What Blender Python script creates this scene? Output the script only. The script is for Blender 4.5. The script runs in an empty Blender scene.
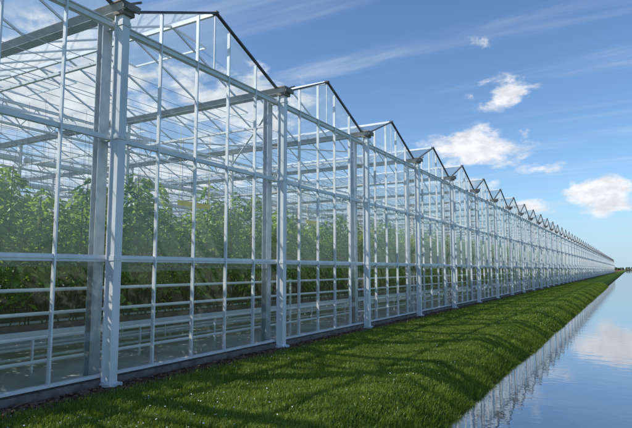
import bpy, math, random
import numpy as np
from mathutils import Vector
random.seed(7); rng=np.random.default_rng(7)
S=bpy.context.scene
COL=S.collection
S.view_settings.view_transform='Standard'; S.view_settings.look='None'; S.view_settings.exposure=0

# ------------------------------------------------------------ dimensions
BAY=4.53; Y0=5.52; NB0=-3; NB1=72           # bays from index NB0 .. NB1
DEPTH=48.0
Z1,Z2,Z3=1.86,3.70,5.50; ZG=5.74; ZR=6.66
def py(i): return Y0+(i)*BAY
YS,YE=py(NB0),py(NB1)
ZW=-0.45

# ------------------------------------------------------------ helpers
def empty(name):
    e=bpy.data.objects.new(name,None); COL.objects.link(e); return e
def mesh_obj(name,verts,faces,mat,parent=None,smooth=False):
    me=bpy.data.meshes.new(name); me.from_pydata(verts,[],faces); me.update()
    if mat: me.materials.append(mat)
    if smooth:
        for p in me.polygons: p.use_smooth=True
    o=bpy.data.objects.new(name,me); COL.objects.link(o)
    if parent: o.parent=parent
    return o
class B:
    def __init__(s): s.v=[]; s.f=[]
    def box(s,x0,x1,y0,y1,z0,z1):
        n=len(s.v)
        s.v+=[(x0,y0,z0),(x1,y0,z0),(x1,y1,z0),(x0,y1,z0),(x0,y0,z1),(x1,y0,z1),(x1,y1,z1),(x0,y1,z1)]
        for q in ((0,3,2,1),(4,5,6,7),(0,1,5,4),(1,2,6,5),(2,3,7,6),(3,0,4,7)): s.f.append(tuple(n+k for k in q))
    def beam(s,a,b,w,h,sides=4):
        a=Vector(a); b=Vector(b); d=(b-a).normalized()
        up=Vector((0,0,1)) if abs(d.z)<.95 else Vector((1,0,0))
        r=d.cross(up).normalized(); u=r.cross(d)
        n=len(s.v)
        for p in (a,b):
            for k in range(sides):
                t=2*math.pi*(k+.5)/sides
                m=math.sqrt(2) if sides==4 else 1
                s.v.append(tuple(p+r*(math.cos(t)*w*.5*m)+u*(math.sin(t)*h*.5*m)))
        for k in range(sides):
            s.f.append((n+k,n+(k+1)%sides,n+sides+(k+1)%sides,n+sides+k))
        s.f.append(tuple(n+k for k in range(sides))[::-1]); s.f.append(tuple(n+sides+k for k in range(sides)))
    def quad(s,*p):
        n=len(s.v); s.v+=list(p); s.f.append(tuple(range(n,n+len(p))))
    def obj(s,name,mat,parent=None,smooth=False): return mesh_obj(name,s.v,s.f,mat,parent,smooth)

def newmat(name):
    m=bpy.data.materials.new(name); m.use_nodes=True
    nt=m.node_tree; nt.nodes.clear()
    out=nt.nodes.new('ShaderNodeOutputMaterial')
    return m,nt,out
def N(nt,t,**k):
    n=nt.nodes.new(t)
    for a,b in k.items(): setattr(n,a,b)
    return n
def math_(nt,op,a,b=None,c=None,clamp=False):
    n=N(nt,'ShaderNodeMath',operation=op,use_clamp=clamp)
    for i,v in enumerate((a,b,c)):
        if v is None: continue
        if isinstance(v,(int,float)): n.inputs[i].default_value=v
        else: nt.links.new(v,n.inputs[i])
    return n.outputs[0]
def noise(nt,vec,scale,detail=4,rough=.55,dist=0):
    n=N(nt,'ShaderNodeTexNoise'); n.inputs['Scale'].default_value=scale; n.inputs['Detail'].default_value=detail
    n.inputs['Roughness'].default_value=rough; n.inputs['Distortion'].default_value=dist
    if vec is not None: nt.links.new(vec,n.inputs['Vector'])
    return n.outputs[0]
def ramp(nt,fac,stops):
    r=N(nt,'ShaderNodeValToRGB'); e=r.color_ramp.elements
    while len(e)<len(stops): e.new(.5)
    for i,(p,c) in enumerate(stops):
        e[i].position=p; e[i].color=(*c,1) if len(c)==3 else c
    nt.links.new(fac,r.inputs[0]); return r.outputs[0]
def mapr(nt,v,a,b,c=0,d=1,smooth=True):
    n=N(nt,'ShaderNodeMapRange'); n.clamp=True
    if smooth: n.interpolation_type='SMOOTHSTEP'
    nt.links.new(v,n.inputs[0])
    for i,x in enumerate((a,b,c,d)): n.inputs[i+1].default_value=x
    return n.outputs[0]
def mixc(nt,f,a,b,bt='MIX'):
    n=N(nt,'ShaderNodeMix',data_type='RGBA',blend_type=bt)
    if isinstance(f,(int,float)): n.inputs[0].default_value=f
    else: nt.links.new(f,n.inputs[0])
    for i,v in ((6,a),(7,b)):
        if isinstance(v,tuple): n.inputs[i].default_value=(*v,1)
        else: nt.links.new(v,n.inputs[i])
    return n.outputs[2]
def pbr(name,c1,c2,scale=3,rough=.5,metal=0,bump=0,stretch=(1,1,1)):
    m,nt,out=newmat(name)
    g=N(nt,'ShaderNodeNewGeometry'); mp=N(nt,'ShaderNodeMapping'); mp.inputs['Scale'].default_value=stretch
    nt.links.new(g.outputs['Position'],mp.inputs[0])
    f=noise(nt,mp.outputs[0],scale,3,.6)
    c=ramp(nt,f,[(.3,c1),(.7,c2)])
    p=N(nt,'ShaderNodeBsdfPrincipled'); nt.links.new(c,p.inputs['Base Color'])
    p.inputs['Roughness'].default_value=rough; p.inputs['Metallic'].default_value=metal
    if bump:
        b=N(nt,'ShaderNodeBump'); b.inputs['Strength'].default_value=bump; b.inputs['Distance'].default_value=.02
        nt.links.new(f,b.inputs['Height']); nt.links.new(b.outputs[0],p.inputs['Normal'])
    nt.links.new(p.outputs[0],out.inputs[0]); return m

# ------------------------------------------------------------ materials
M_white=pbr('painted_aluminium',(.62,.64,.66),(.84,.85,.86),2.2,.42,.05,0,(1,1,.35))
M_galv=pbr('galvanised_steel',(.34,.37,.40),(.52,.55,.58),5,.45,.35)
M_alu=pbr('aluminium_bar',(.66,.68,.70),(.84,.85,.86),4,.38,.15)
M_dark=pbr('dark_edge_profile',(.05,.055,.06),(.13,.135,.14),4,.5,.3)
M_conc=pbr('concrete',(.10,.085,.07),(.26,.23,.20),5,.85,0,.5)
M_cap=pbr('weathered_cap',(.13,.115,.095),(.30,.27,.23),6,.7,.2)
M_foil=pbr('white_ground_foil',(.26,.27,.27),(.66,.67,.66),.9,.35)
M_gut=pbr('growing_gutter',(.60,.61,.60),(.78,.79,.78),2,.4)
M_pipe=pbr('heating_pipe_white',(.66,.67,.66),(.80,.81,.80),2,.4)
M_cloth=pbr('screen_cloth',(.62,.63,.62),(.80,.80,.79),5,.8)
M_stem=pbr('stem',(.06,.05,.02),(.17,.12,.05),6,.7)
M_yel=pbr('yellow_trap',(.80,.55,.02),(.90,.68,.04),3,.5)
M_bag=pbr('substrate',(.10,.07,.05),(.22,.17,.12),3,.8)

def glassmat(name,wall):
    m,nt,out=newmat(name)
    lw=N(nt,'ShaderNodeLayerWeight'); lw.inputs[0].default_value=.5
    f=math_(nt,'POWER',lw.outputs['Facing'],5.0)
    f=math_(nt,'MULTIPLY_ADD',f,.80,.055)
    g=N(nt,'ShaderNodeNewGeometry')
    gl=N(nt,'ShaderNodeBsdfGlossy'); gl.inputs['Roughness'].default_value=.01; gl.inputs[0].default_value=(.95,.98,1,1)
    tr=N(nt,'ShaderNodeBsdfTransparent'); tr.inputs[0].default_value=(.95,.975,.965,1)
    mx=N(nt,'ShaderNodeMixShader'); nt.links.new(f,mx.inputs[0]); nt.links.new(tr.outputs[0],mx.inputs[1]); nt.links.new(gl.outputs[0],mx.inputs[2])
    df=N(nt,'ShaderNodeBsdfTranslucent'); df.inputs[0].default_value=(.88,.90,.90,1)
    m2=N(nt,'ShaderNodeMixShader')
    if wall:
        sx=N(nt,'ShaderNodeSeparateXYZ'); nt.links.new(g.outputs['Position'],sx.inputs[0])
        pane=mapr(nt,g.outputs['Random Per Island'],0,1,.012,.05,False)
        d=math_(nt,'ADD',pane,mapr(nt,sx.outputs[2],0,.8,.12,0))
        nt.links.new(d,m2.inputs[0])
    else: m2.inputs[0].default_value=.12
    nt.links.new(mx.outputs[0],m2.inputs[1]); nt.links.new(df.outputs[0],m2.inputs[2])
    nt.links.new(m2.outputs[0],out.inputs[0]); return m
M_glass=glassmat('wall_glass',True)
M_rglass=glassmat('roof_glass',False)

def leafmat(name,c1,c2,c3,trans=.35,scale=1.5,spec=.05,stops=(.28,.55,.85)):
    m,nt,out=newmat(name)
    g=N(nt,'ShaderNodeNewGeometry')
    big=noise(nt,g.outputs['Position'],scale,3,.6)
    rnd=g.outputs['Random Per Island']
    f=math_(nt,'MULTIPLY_ADD',rnd,.45,math_(nt,'MULTIPLY',big,.75))
    c=ramp(nt,f,[(stops[0],c1),(stops[1],c2),(stops[2],c3)])
    d=N(nt,'ShaderNodeBsdfDiffuse'); nt.links.new(c,d.inputs[0])
    t=N(nt,'ShaderNodeBsdfTranslucent'); nt.links.new(mixc(nt,.5,c,(min(1,c3[0]*1.4),min(1,c3[1]*1.3),c3[2]*.6)),t.inputs[0])
    mx=N(nt,'ShaderNodeMixShader'); mx.inputs[0].default_value=trans
    nt.links.new(d.outputs[0],mx.inputs[1]); nt.links.new(t.outputs[0],mx.inputs[2])
    gl=N(nt,'ShaderNodeBsdfGlossy'); gl.inputs['Roughness'].default_value=.42; gl.inputs[0].default_value=(.8,.85,.8,1)
    m2=N(nt,'ShaderNodeMixShader'); m2.inputs[0].default_value=spec
    nt.links.new(mx.outputs[0],m2.inputs[1]); nt.links.new(gl.outputs[0],m2.inputs[2])
    nt.links.new(m2.outputs[0],out.inputs[0]); return m
M_crop=leafmat('crop_leaves',(.08,.17,.025),(.18,.32,.05),(.36,.50,.09),.55,2.0)
M_blade=leafmat('grass_blades',(.030,.078,.008),(.105,.195,.018),(.32,.385,.05),.42,.9,.03,(.30,.54,.80))
M_tree=leafmat('tree_leaves',(.03,.06,.03),(.05,.09,.04),(.08,.12,.05),.2,.05)
M_petal=pbr('daisy_petals',(.75,.75,.72),(.85,.85,.82),3,.7)

# ground
m,nt,out=newmat('ground'); M_ground=m
g=N(nt,'ShaderNodeNewGeometry'); sx=N(nt,'ShaderNodeSeparateXYZ'); nt.links.new(g.outputs['Position'],sx.inputs[0])
n1=noise(nt,g.outputs['Position'],.55,5,.6); n2=noise(nt,g.outputs['Position'],9,5,.7); n3=noise(nt,g.outputs['Position'],70,2,.7)
gc=ramp(nt,math_(nt,'ADD',math_(nt,'MULTIPLY',n1,.6),math_(nt,'MULTIPLY',n3,.5)),[(.35,(.03,.07,.010)),(.55,(.07,.135,.016)),(.75,(.16,.21,.03))])
soil=ramp(nt,n2,[(.3,(.05,.028,.016)),(.7,(.22,.13,.085))])
edge=math_(nt,'ADD',sx.outputs[0],math_(nt,'MULTIPLY',math_(nt,'SUBTRACT',n2,.5),1.0))
fs=mapr(nt,edge,.45,.75,1,0)
c=mixc(nt,fs,gc,soil)
fm=mapr(nt,math_(nt,'ADD',sx.outputs[2],math_(nt,'MULTIPLY',n2,.12)),-.36,-.22,1,0)
c=mixc(nt,fm,c,(.03,.024,.013))
p=N(nt,'ShaderNodeBsdfPrincipled'); p.inputs['Roughness'].default_value=.95; p.inputs['Specular IOR Level'].default_value=.1
nt.links.new(c,p.inputs['Base Color'])
b=N(nt,'ShaderNodeBump'); b.inputs['Strength'].default_value=.9; b.inputs['Distance'].default_value=.06
nt.links.new(math_(nt,'ADD',n3,n2),b.inputs['Height']); nt.links.new(b.outputs[0],p.inputs['Normal'])
nt.links.new(p.outputs[0],out.inputs[0])

# water
m,nt,out=newmat('canal_water'); M_water=m
g=N(nt,'ShaderNodeNewGeometry')
lw=N(nt,'ShaderNodeLayerWeight'); lw.inputs[0].default_value=.5
f=math_(nt,'MULTIPLY_ADD',math_(nt,'POWER',lw.outputs['Facing'],2.2),.80,.08)
gl=N(nt,'ShaderNodeBsdfGlossy'); gl.inputs['Roughness'].default_value=.012; gl.inputs[0].default_value=(.93,.95,1,1)
df=N(nt,'ShaderNodeBsdfDiffuse'); df.inputs[0].default_value=(.022,.026,.018,1)
mp=N(nt,'ShaderNodeMapping'); mp.inputs['Scale'].default_value=(1.0,1.6,1); nt.links.new(g.outputs['Position'],mp.inputs[0])
h=math_(nt,'ADD',noise(nt,mp.outputs[0],1.8,3,.5,.4),math_(nt,'MULTIPLY',noise(nt,mp.outputs[0],8,2,.5),.2))
b=N(nt,'ShaderNodeBump'); b.inputs['Strength'].default_value=.07; b.inputs['Distance'].default_value=.03
nt.links.new(h,b.inputs['Height'])
nt.links.new(b.outputs[0],gl.inputs['Normal'])
mx=N(nt,'ShaderNodeMixShader'); nt.links.new(f,mx.inputs[0]); nt.links.new(df.outputs[0],mx.inputs[1]); nt.links.new(gl.outputs[0],mx.inputs[2])
nt.links.new(mx.outputs[0],out.inputs[0])

# ------------------------------------------------------------ ground sheet
def hgt(x):
    if x<3.7: return 0.015*math.sin(x*2)
    if x<4.75: 
        t=(x-3.7)/1.05; return -0.58*(t*t*(3-2*t))*1.0+0.015*math.sin(x*2)*(1-t)
    return -.6
def wav(x,y):   # gentle unevenness, repeats with the turf tile length
    return 0.0
xs=[-1500,-200,-60,0]+[.3*i for i in range(1,13)]+[3.7+.105*i for i in range(0,11)][1:]+[5.4,7.8,10.2,11.0,11.6,12.0,30,200,1500]
def hz(x):
    if x<=0: return 0
    if x<=4.76: return hgt(x)-.004
    if x<10.5: return -1.1
    if x<11.3: return -.5
    if x<11.8: return -.1
    return 0
ys=[-300,-60,-20]+[-10+1.0*i for i in range(0,120)]+[130,170,250,400,700,1200,2500]
V=[];F=[]
for y in ys:
    for x in xs:
        xo=(.05*math.sin(y*1.3)+.04*math.sin(y*3.1)) if 4.4<x<4.9 else 0
        V.append((x+xo,y,hz(x)))
nx=len(xs)
for j in range(len(ys)-1):
    for i in range(nx-1):
        a=j*nx+i; F.append((a,a+1,a+nx+1,a+nx))
mesh_obj('ground',V,F,M_ground,smooth=True)
w=B(); w.quad((4.3,-60,ZW),(11.5,-60,ZW),(11.5,900,ZW),(4.3,900,ZW)); w.obj('canal_water',M_water)

# ------------------------------------------------------------ greenhouse
GH=empty('greenhouse')
posts=B(); cols=B(); mull=B(); rails=B(); dark=B(); caps=B(); plinth=B(); clips=B()
glass=B(); rglass=B(); roofbars=B(); gut=B(); ridge=B()
for i in range(NB0,NB1+1):
    y=py(i)
    near=i<26
    posts.box(.075,.20,y-.070,y+.070,0.0,ZG-.05)
    posts.box(.055,.078,y-.105,y+.105,0.06,ZG-.09)
    if near:
        for z in (Z1,Z2,Z3):
            clips.box(.05,.212,y-.082,y+.082,z-.035,z+.035)
            for dy in (-.05,.05): clips.box(.210,.222,y+dy-.012,y+dy+.012,z-.012,z+.012)
        clips.box(.04,.26,y-.12,y+.12,-.02,.05)
    cols.box(-.36,-.345,y-.09,y+.09,0,ZG-.1); cols.box(-.24,-.225,y-.09,y+.09,0,ZG-.1); cols.box(-.346,-.239,y-.008,y+.008,0,ZG-.1)
    for z in (Z1,Z2,Z3): cols.box(-.228,-.06,y-.03,y+.03,z-.03,z+.03)
    gd=DEPTH if near else 16
    gut.box(-gd,.30,y-.10,y+.10,ZG-.05,ZG-.035)
    gut.quad((-gd,y-.10,ZG-.045),(.30,y-.10,ZG-.045),(.30,y-.17,ZG+.06),(-gd,y-.17,ZG+.06))
    gut.quad((-gd,y+.10,ZG-.045),(.30,y+.10,ZG-.045),(.30,y+.17,ZG+.06),(-gd,y+.17,ZG+.06))
    caps.box(.292,.312,y-.16,y+.16,ZG-.05,ZG+.06)
    caps.box(.02,.30,y-.19,y-.165,ZG+.04,ZG+.065); caps.box(.02,.30,y+.165,y+.19,ZG+.04,ZG+.065)
    caps.box(.03,.25,y-.115,y+.115,ZG-.11,ZG-.052)
    caps.beam((.28,y-.02,ZG+.05),(.34,y+.16,ZG+.14),.03,.03)
    if i==NB1: break
    ya,yb=y,y+BAY; ym=y+BAY/2
    rails.box(-.055,.012,ya+.02,yb-.02,Z1-.050,Z1+.050)
    rails.box(-.055,.012,ya+.02,yb-.02,Z2-.035,Z2+.035)
    rails.box(-.075,.014,ya+.02,yb-.02,Z3-.05,Z3+.05)
    rails.box(.012,.030,ya+.12,yb-.12,Z1-.012,Z1+.012)
    rails.box(.014,.040,ya+.12,yb-.12,Z3+.030,Z3+.048)
    rails.box(-.05,.03,ya+.02,yb-.02,.13,.17)
    for k in range(1,5):
        yy=ya+BAY*k/5
        top=ZG+(ZR-ZG)*(1-abs(yy-ym)/(BAY/2))-.03
        mull.box(.016,.044,yy-.013,yy+.013,.17,top)
        mull.box(-.025,.017,yy-.008,yy+.008,.17,top)
    mull.box(.017,.040,ym-.012,ym+.012,Z3+.05,ZR-.03)
    dark.beam((.05,ya+.16,ZG+.055),(.05,ym,ZR+.02),.06,.036)
    dark.beam((.05,yb-.16,ZG+.055),(.05,ym,ZR+.02),.06,.036)
    dark.box(-.02,.09,ym-.04,ym+.04,ZR-.01,ZR+.05)
    zl=[(.17,Z1),(Z1,Z2),(Z2,Z3)]
    for k in range(5):
        a=ya+BAY*k/5; b_=a+BAY/5
        if near:
            for z0,z1 in zl:
                t=[random.uniform(-.005,.005) for _ in range(2)]
                glass.quad((t[0],a,z0),(t[1],b_,z0),(-t[0],b_,z1),(-t[1],a,z1))
        else:
            glass.quad((0,a,.17),(0,b_,.17),(0,b_,Z3),(0,a,Z3))
    glass.quad((0,ya,Z3),(0,yb,Z3),(0,yb,ZG),(0,ym,ZR),(0,ya,ZG))
    ridge.box(-gd,.0,ym-.03,ym+.03,ZR-.03,ZR+.05)
    if i<14:
        rglass.quad((-gd,ya+.16,ZG+.05),(.0,ya+.16,ZG+.05),(.0,ym,ZR+.03),(-gd,ym,ZR+.03))
        rglass.quad((-gd,yb-.16,ZG+.05),(.0,yb-.16,ZG+.05),(.0,ym,ZR+.03),(-gd,ym,ZR+.03))
    step=1.13
    k=1
    while k*step<gd-.1:
        xx=-k*step
        roofbars.beam((xx,ya+.16,ZG+.06),(xx,ym,ZR+.02),.03,.04)
        roofbars.beam((xx,yb-.16,ZG+.06),(xx,ym,ZR+.02),.03,.04)
        k+=1
plinth.box(-.12,.05,YS,YE,-.1,.10)
posts.obj('posts',M_white,GH); cols.obj('inner_columns',M_galv,GH); mull.obj('mullions',M_alu,GH)
rails.obj('rails',M_white,GH); dark.obj('gable_rafters',M_dark,GH); caps.obj('gutter_end_caps',M_cap,GH)
plinth.obj('plinth',M_conc,GH); clips.obj('post_brackets',M_white,GH)
glass.obj('wall_glass',M_glass,GH); rglass.obj('roof_glass',M_rglass,GH)
roofbars.obj('roof_glazing_bars',M_alu,GH); gut.obj('gutters',M_galv,GH); ridge.obj('ridges',M_alu,GH)

vent=B()
for i in range(NB0,40):
    ym=py(i)+BAY/2
    for k in range(0,14 if i<16 else 3):
        if (k+i)%2: continue
        x0=-1.2-k*2.26; x1=x0-2.26
        Lv=1.1; a=math.radians(4)
        p0=(ym+.03,ZR+.06); p1=(ym+.03+Lv*math.cos(a),ZR+.06-Lv*math.sin(a))
        for xx in (x0,(x0+x1)/2,x1): vent.beam((xx,p0[0],p0[1]),(xx,p1[0],p1[1]),.035,.035)
        vent.beam((x0,p1[0],p1[1]),(x1,p1[0],p1[1]),.04,.04)
vent.obj('roof_vents',M_alu,GH)

ins=B(); tr=B(); wires=B(); pipes=B(); br=B(); scr=B()
for i in range(NB0,30):
    ya=py(i); yb=ya+BAY
    for kx in range(1,10 if i<22 else 3):
        x=-5.0*kx
        ins.box(x-.06,x+.06,ya-.05,ya+.05,0,ZG-.05)
        tr.beam((x,ya,5.42),(x,yb,5.42),.06,.06); tr.beam((x,ya,4.92),(x,yb,4.92),.05,.05)
        if kx<6: scr.beam((x+.12,ya+.1,5.18),(x+.12,yb-.1,5.18),.12,.20,7)
        nseg=6
        for s in range(nseg):
            y0=ya+BAY*s/nseg; y1=ya+BAY*(s+.5)/nseg; y2=ya+BAY*(s+1)/nseg
            tr.beam((x,y0,4.94),(x,y1,5.40),.022,.022); tr.beam((x,y1,5.40),(x,y2,4.94),.022,.022)
    tr.beam((-.3,ya,5.0),(-45,ya,5.0),.05,.05)
    tr.beam((-.3,ya,3.9),(-5,ya,5.1),.05,.05)
    if i%4==1:
        br.beam((-.3,ya,5.3),(-5,yb,5.3),.05,.05,6); br.beam((-.3,yb,5.25),(-5,ya,5.25),.05,.05,6)
        br.beam((-5,ya,4.9),(-5,yb,1.6),.035,.035,6); br.beam((-5.06,yb,4.9),(-5.06,ya,1.6),.035,.035,6)
YI=py(30)
for k in range(34):
    x=-.7-k*.55
    wires.beam((x,YS,5.12),(x,YI,5.12),.014,.014,3)
for k in range(16):
    x=-.8-k*1.1
    wires.beam((x,YS,4.60),(x,YI,4.60),.014,.014,3)
for z in (.38,.72,1.06,1.40): pipes.beam((-.62,YS,z),(-.62,YE,z),.055,.055,8)
for i in range(NB0,NB1):
    pipes.box(-.65,-.60,py(i)+1.5,py(i)+1.53,0,1.45)
ins.obj('interior_columns',M_white,GH); tr.obj('lattice_girders',M_white,GH); br.obj('wind_braces',M_white,GH)
scr.obj('folded_screens',M_cloth,GH)
wires.obj('screen_wires',M_galv,GH); pipes.obj('wall_heating_pipes',M_pipe,GH)
fl=B(); fl.quad((-DEPTH-5,YS,.02),(-.13,YS,.02),(-.13,YE,.02),(-DEPTH-5,YE,.02)); fl.obj('floor_foil',M_foil,GH)
rows=[-1.75-1.6*k for k in range(12)]
gg=B(); bag=B(); pr=B()
for k,x in enumerate(rows):
    ye=YE if k<3 else py(26)
    gg.box(x-.13,x+.13,YS,ye,.62,.70)
    bag.box(x-.09,x+.09,YS,ye,.703,.80)
    for dx in (.35,.85): pr.beam((x-dx,YS,.12),(x-dx,ye,.12),.051,.051,6)
    y=YS
    while y<ye:
        gg.box(x-.02,x+.02,y,y+.03,.02,.62); y+=2.26
gg.obj('growing_gutters',M_gut,GH); bag.obj('substrate_bags',M_bag,GH); pr.obj('rail_pipes',M_pipe,GH)

# ------------------------------------------------------------ crop plants
CR=empty('tomato_plants')
def leaf(v,f,p,d,n,L,W):
    s=d.cross(n).normalized(); k=len(v)
    m=p+d*L*.5
    v+= [tuple(p),tuple(m+s*W*.5-n*W*.12),tuple(p+d*L-n*L*.25),tuple(m-s*W*.5-n*W*.12),tuple(m+n*W*.06)]
    f+= [(k,k+1,k+4),(k+1,k+2,k+4),(k+2,k+3,k+4),(k+3,k,k+4)]
segs=[]
for vv in range(4):
    v=[];f=[];st=B()
    for s in range(11):
        y0=(s+.5)*BAY/11+random.uniform(-.08,.08)
        for side in (-1,1):
            x0=side*.22+random.uniform(-.07,.07)
            top=random.choice([2.75,2.95,3.1,3.3,3.5])+random.uniform(-.15,.15)
            st.beam((side*.05,y0,.78),(x0,y0+random.uniform(-.3,.3),1.75),.028,.028,3)
            st.beam((side*.12,y0+.2,.80),(x0,y0+random.uniform(-.5,.1),1.6),.024,.024,3)
            st.beam((x0,y0,1.7),(x0,y0,top),.016,.016,3)
            if random.random()<.7: st.beam((x0,y0,top),(x0,y0,4.55),.005,.005,3)
            z=random.uniform(1.25,1.75)
            while z<top+.05:
                az=random.uniform(0,6.283); el=random.uniform(-.5,.6)
                d=Vector((math.cos(az)*math.cos(el),math.sin(az)*math.cos(el),math.sin(el)))
                R=random.uniform(.22,.42)*(1 if z<top-.3 else .6)
                base=Vector((x0,y0,z))
                for q in range(5):
                    pp=base+d*R*(.25+.2*q)+Vector((0,0,-.06*q*q*.25))
                    a2=az+random.choice((-1,1))*random.uniform(.5,1.3) if q<4 else az
                    dd=Vector((math.cos(a2),math.sin(a2),random.uniform(-.7,.2))).normalized()
                    nn=Vector((random.uniform(-.4,.4),random.uniform(-.4,.4),1)); nn=(nn-dd*nn.dot(dd)).normalized()
                    leaf(v,f,pp,dd,nn,random.uniform(.13,.22),random.uniform(.07,.115))
                z+=.10 if z<1.7 else .050
    me=bpy.data.meshes.new('leaves'); me.from_pydata(v,[],f); me.materials.append(M_crop)
    ms=bpy.data.meshes.new('stems'); ms.from_pydata(st.v,[],st.f); ms.materials.append(M_stem)
    segs.append((me,ms))
for k,x in enumerate(rows):
    for i in range(NB0,(NB1 if k<2 else (22 if k<5 else 12))):
        a,b_=random.choice(segs)
        for nm,me in (('leaves',a),('stems',b_)):
            o=bpy.data.objects.new(nm,me); COL.objects.link(o); o.parent=CR
            if (i+k)%2: o.location=(x,py(i)+BAY,0); o.rotation_euler[2]=math.pi
            else: o.location=(x,py(i),0)
YT=empty('yellow_sticky_traps')
yt=B()
for (x,ya,yb,z) in ((-1.15,8.1,9.1,3.0),(-1.15,13.2,14.0,3.0),(-1.15,17.5,18.4,3.0),(-1.15,24,25.0,3.0),(-1.15,31,32,3.0)):
    yt.box(x-.004,x+.004,ya,yb,z,z+.11)
    for yy in (ya+.05,yb-.05): yt.box(x-.002,x+.002,yy,yy+.004,z+.11,4.6)
yt.obj('trap_bands',M_yel,YT)

# ------------------------------------------------------------ grass
LAWN=empty('grass'); TL=1.51
def tile(nbl,wide,hmul=1):
    v=np.zeros((nbl*5,3)); 
    x=.42+rng.random(nbl)**.95*(4.58-.42); y=rng.random(nbl)*TL
    keep=(x>.75)|(rng.random(nbl)<(x-.38)*1.6)
    x=np.where(keep,x,x+.4+rng.random(nbl)*2)
    lim=4.50+.05*np.sin(y*4.16*2)+.05*np.sin(y*4.16*3+1)
    x=np.where(x>lim,x-1.5*rng.random(nbl),x)
    z=np.array([hgt(a) for a in x])
    cl=.5+.5*np.sin(x*5+np.sin(y*4.16)*2)*np.sin(y*2*2*math.pi/TL+x*3)
    h=(.022+.045*rng.random(nbl)+.025*cl)*hmul
    h=np.where(x>4.1,h*1.8,h)
    h=np.where(rng.random(nbl)<.006,h*2.0,h)
    az=rng.random(nbl)*6.283; lean=.2+.9*rng.random(nbl); w=wide*(.6+.8*rng.random(nbl))
    ca,sa=np.cos(az),np.sin(az)
    la=az+1.57+rng.normal(0,.4,nbl); lx,ly=np.cos(la)*lean*h,np.sin(la)*lean*h
    V=v.reshape(nbl,5,3)
    V[:,0]=np.stack([x-ca*w/2,y-sa*w/2,z-.01],1); V[:,1]=np.stack([x+ca*w/2,y+sa*w/2,z-.01],1)
    V[:,2]=np.stack([x+ca*w*.4+lx*.4,y+sa*w*.4+ly*.4,z+h*.6],1); V[:,3]=np.stack([x-ca*w*.4+lx*.4,y-sa*w*.4+ly*.4,z+h*.6],1)
    V[:,4]=np.stack([x+lx,y+ly,z+h*(1-.25*lean)],1)
    me=bpy.data.meshes.new('turf')
    me.vertices.add(nbl*5); me.vertices.foreach_set('co',V.reshape(-1).astype(np.float32))
    idx=np.arange(nbl)[:,None]*5
    loops=(idx+np.array([0,1,2,3,3,2,4])[None]).reshape(-1)
    me.loops.add(len(loops)); me.loops.foreach_set('vertex_index',loops.astype(np.int32))
    me.polygons.add(nbl*2)
    st_=(np.arange(nbl)[:,None]*7+np.array([0,4])[None]).reshape(-1)
    me.polygons.foreach_set('loop_start',st_.astype(np.int32))
    me.update(calc_edges=True); me.validate()
    me.materials.append(M_blade); return me
tn=[tile(24000,.007) for _ in range(4)]
tf=[tile(7000,.015,1.0) for _ in range(3)]
y=2.0
while y<75:
    me=random.choice(tn if y<18 else tf)
    o=bpy.data.objects.new('turf',me); COL.objects.link(o); o.parent=LAWN; o.location=(random.uniform(-.04,.04),y,0); y+=TL*.98
SC=B()
for k in range(1800):
    yy=3+45*random.random()**1.5; xx=.08+.5*random.random()**1.2; r=random.uniform(.008,.035)
    SC.beam((xx-r,yy,.010),(xx+r,yy+random.uniform(-r,r),.018+random.uniform(0,r*.4)),r*1.6,r*1.1,5)
M_soil=pbr('soil',(.08,.045,.028),(.26,.16,.11),14,.95)
SC.obj('soil_clods',M_soil)
DA=empty('daisies'); da=B()
for k in range(1500):
    yy=3+35*random.random()**1.6; xx=random.uniform(.5,4.1)
    if math.sin(xx*1.7+1)*math.sin(yy*.9)+random.uniform(-.7,.7)<0: continue
    r=random.uniform(.006,.012); z=random.uniform(.045,.075)
    tx,ty=random.uniform(-.4,.4),random.uniform(-.4,.4)
    ring=[(xx+r*math.cos(t),yy+r*math.sin(t),z+r*(tx*math.cos(t)+ty*math.sin(t))) for t in [j*math.pi/3 for j in range(6)]]
    da.quad(*ring)
da.obj('petals',M_petal,DA)

# ------------------------------------------------------------ distant trees
v=[];f=[]
for k in range(60):
    cx=-40+k*9+random.uniform(-3,3); cy=1300+random.uniform(-30,30); H=random.uniform(4,7)
    for j in range(120):
        t=random.random(); zz=H*(.05+.9*t); rr=H*.8*math.sqrt(max(.05,math.sin(math.pi*min(.98,t*.85+.12))))
        a=random.uniform(0,6.28); q=rr*random.random()**.5
        leaf(v,f,Vector((cx+q*math.cos(a),cy+q*math.sin(a),zz)),Vector((math.cos(a),math.sin(a),.1)).normalized(),Vector((random.uniform(-1,1),random.uniform(-1,1),.4)).normalized(),2,2)
mesh_obj('distant_tree_row',v,f,M_tree)

# ------------------------------------------------------------ sun + sky
SE=math.radians(42); SA=math.radians(180+50)      # azimuth clockwise from +Y
sd=Vector((math.sin(SA)*math.cos(SE),math.cos(SA)*math.cos(SE),math.sin(SE)))
L=bpy.data.lights.new('sun','SUN'); L.energy=5.0; L.angle=math.radians(.5); L.color=(1,.955,.88)
lo=bpy.data.objects.new('sun',L); COL.objects.link(lo); lo.rotation_euler=sd.to_track_quat('Z','Y').to_euler()
W=bpy.data.worlds.new('sky'); S.world=W; W.use_nodes=True; nt=W.node_tree; nt.nodes.clear()
out=N(nt,'ShaderNodeOutputWorld'); bg=N(nt,'ShaderNodeBackground'); bg.inputs[1].default_value=.14
sk=N(nt,'ShaderNodeTexSky',sky_type='NISHITA'); sk.sun_disc=False; sk.sun_elevation=SE; sk.sun_rotation=SA
sk.air_density=1.0; sk.dust_density=.2; sk.ozone_density=3.0
tc=N(nt,'ShaderNodeTexCoord'); D=tc.outputs['Generated']
sx=N(nt,'ShaderNodeSeparateXYZ'); nt.links.new(D,sx.inputs[0])
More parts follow.
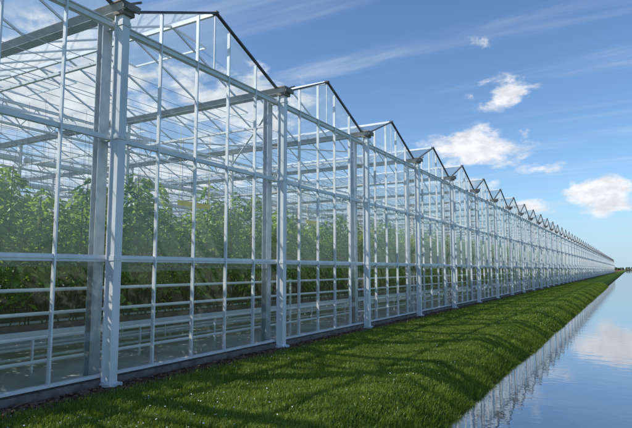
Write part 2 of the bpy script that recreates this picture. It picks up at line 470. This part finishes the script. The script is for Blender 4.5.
az=math_(nt,'ARCTAN2',sx.outputs[0],sx.outputs[1]); el=math_(nt,'ARCSINE',sx.outputs[2])
mp=N(nt,'ShaderNodeMapping'); mp.inputs['Scale'].default_value=(1,1,2.0); nt.links.new(D,mp.inputs[0])
nz=noise(nt,mp.outputs[0],17,6,.58,.2); nz2=noise(nt,mp.outputs[0],26,4,.6,.2)
tot=None
for a,e,wa,we,s in ((-12.9,12.3,5.8,2.8,1.25),(-10.4,17.6,3.9,2.3,.85),(-1.9,6.9,3.8,2.5,1.25),(-6.5,9.6,3.8,1.2,.75),(-20.4,12.4,4,1.4,.6),
                    (-7.5,6.0,4,1.0,.72),(-12.5,22.4,1.8,1.4,.55),(-15.5,8.5,5,1.2,.72),(-39,17.0,11,5,1.05),(-56,17,13,7,1.25),(-48,9,20,6,1.0),(-30,8,8,2.5,.6),(-75,26,14,6,.8),(-58,32,9,4,.7)):
    dx=math_(nt,'MULTIPLY_ADD',az,1/math.radians(wa),-a/wa)
    dy=math_(nt,'MULTIPLY_ADD',el,1/math.radians(we),-e/we)
    r=math_(nt,'SQRT',math_(nt,'MULTIPLY_ADD',dx,dx,math_(nt,'MULTIPLY',dy,dy)))
    mk=math_(nt,'MULTIPLY',math_(nt,'SUBTRACT',1.12,r,clamp=True),s)
    tot=mk if tot is None else math_(nt,'MAXIMUM',tot,mk)
dens=math_(nt,'ADD',tot,math_(nt,'MULTIPLY',math_(nt,'SUBTRACT',nz,.5),2.5))
cum=math_(nt,'MULTIPLY',mapr(nt,dens,.28,.90),mapr(nt,tot,.02,.3))
zz=math_(nt,'ADD',sx.outputs[2],.12)
cv=N(nt,'ShaderNodeCombineXYZ'); nt.links.new(math_(nt,'DIVIDE',sx.outputs[0],zz),cv.inputs[0]); nt.links.new(math_(nt,'DIVIDE',sx.outputs[1],zz),cv.inputs[1])
m2=N(nt,'ShaderNodeMapping'); m2.inputs['Rotation'].default_value=(0,0,math.radians(-62)); m2.inputs['Scale'].default_value=(.35,2.1,1); nt.links.new(cv.outputs[0],m2.inputs[0])
ci=noise(nt,m2.outputs[0],1.5,7,.64,.6)
m3=N(nt,'ShaderNodeMapping'); m3.inputs['Scale'].default_value=(.5,.5,1); nt.links.new(cv.outputs[0],m3.inputs[0])
cib=noise(nt,m3.outputs[0],1.2,3,.5)
cir=math_(nt,'MULTIPLY',math_(nt,'MULTIPLY',mapr(nt,ci,.45,.80),mapr(nt,cib,.36,.60,.15,1)),.60)
skc=mixc(nt,1.0,sk.outputs[0],(.84,1.0,1.12),'MULTIPLY')
low=mapr(nt,sx.outputs[2],-.02,.17,.8,0)
skc=mixc(nt,low,skc,(2.7,4.1,5.6))
shade=mapr(nt,nz2,.32,.68,5.6,7.5)
ccol=N(nt,'ShaderNodeCombineColor'); nt.links.new(math_(nt,'MULTIPLY',shade,.98),ccol.inputs[0]); nt.links.new(math_(nt,'MULTIPLY',shade,.99),ccol.inputs[1]); nt.links.new(math_(nt,'MULTIPLY',shade,1.02),ccol.inputs[2])
cc=mixc(nt,cir,skc,(5.2,5.8,6.4))
cc=mixc(nt,math_(nt,'MULTIPLY',cum,.95),cc,ccol.outputs[0])
nt.links.new(cc,bg.inputs[0]); nt.links.new(bg.outputs[0],out.inputs[0])

# ------------------------------------------------------------ camera
cam=bpy.data.cameras.new('camera'); cam.sensor_width=36; cam.lens=36*540/632; cam.clip_start=.05; cam.clip_end=6000
co=bpy.data.objects.new('camera',cam); COL.objects.link(co); co.location=(6.79,0,1.70)
co.rotation_euler=(math.radians(90+5.82),0,math.radians(29.95)); S.camera=co
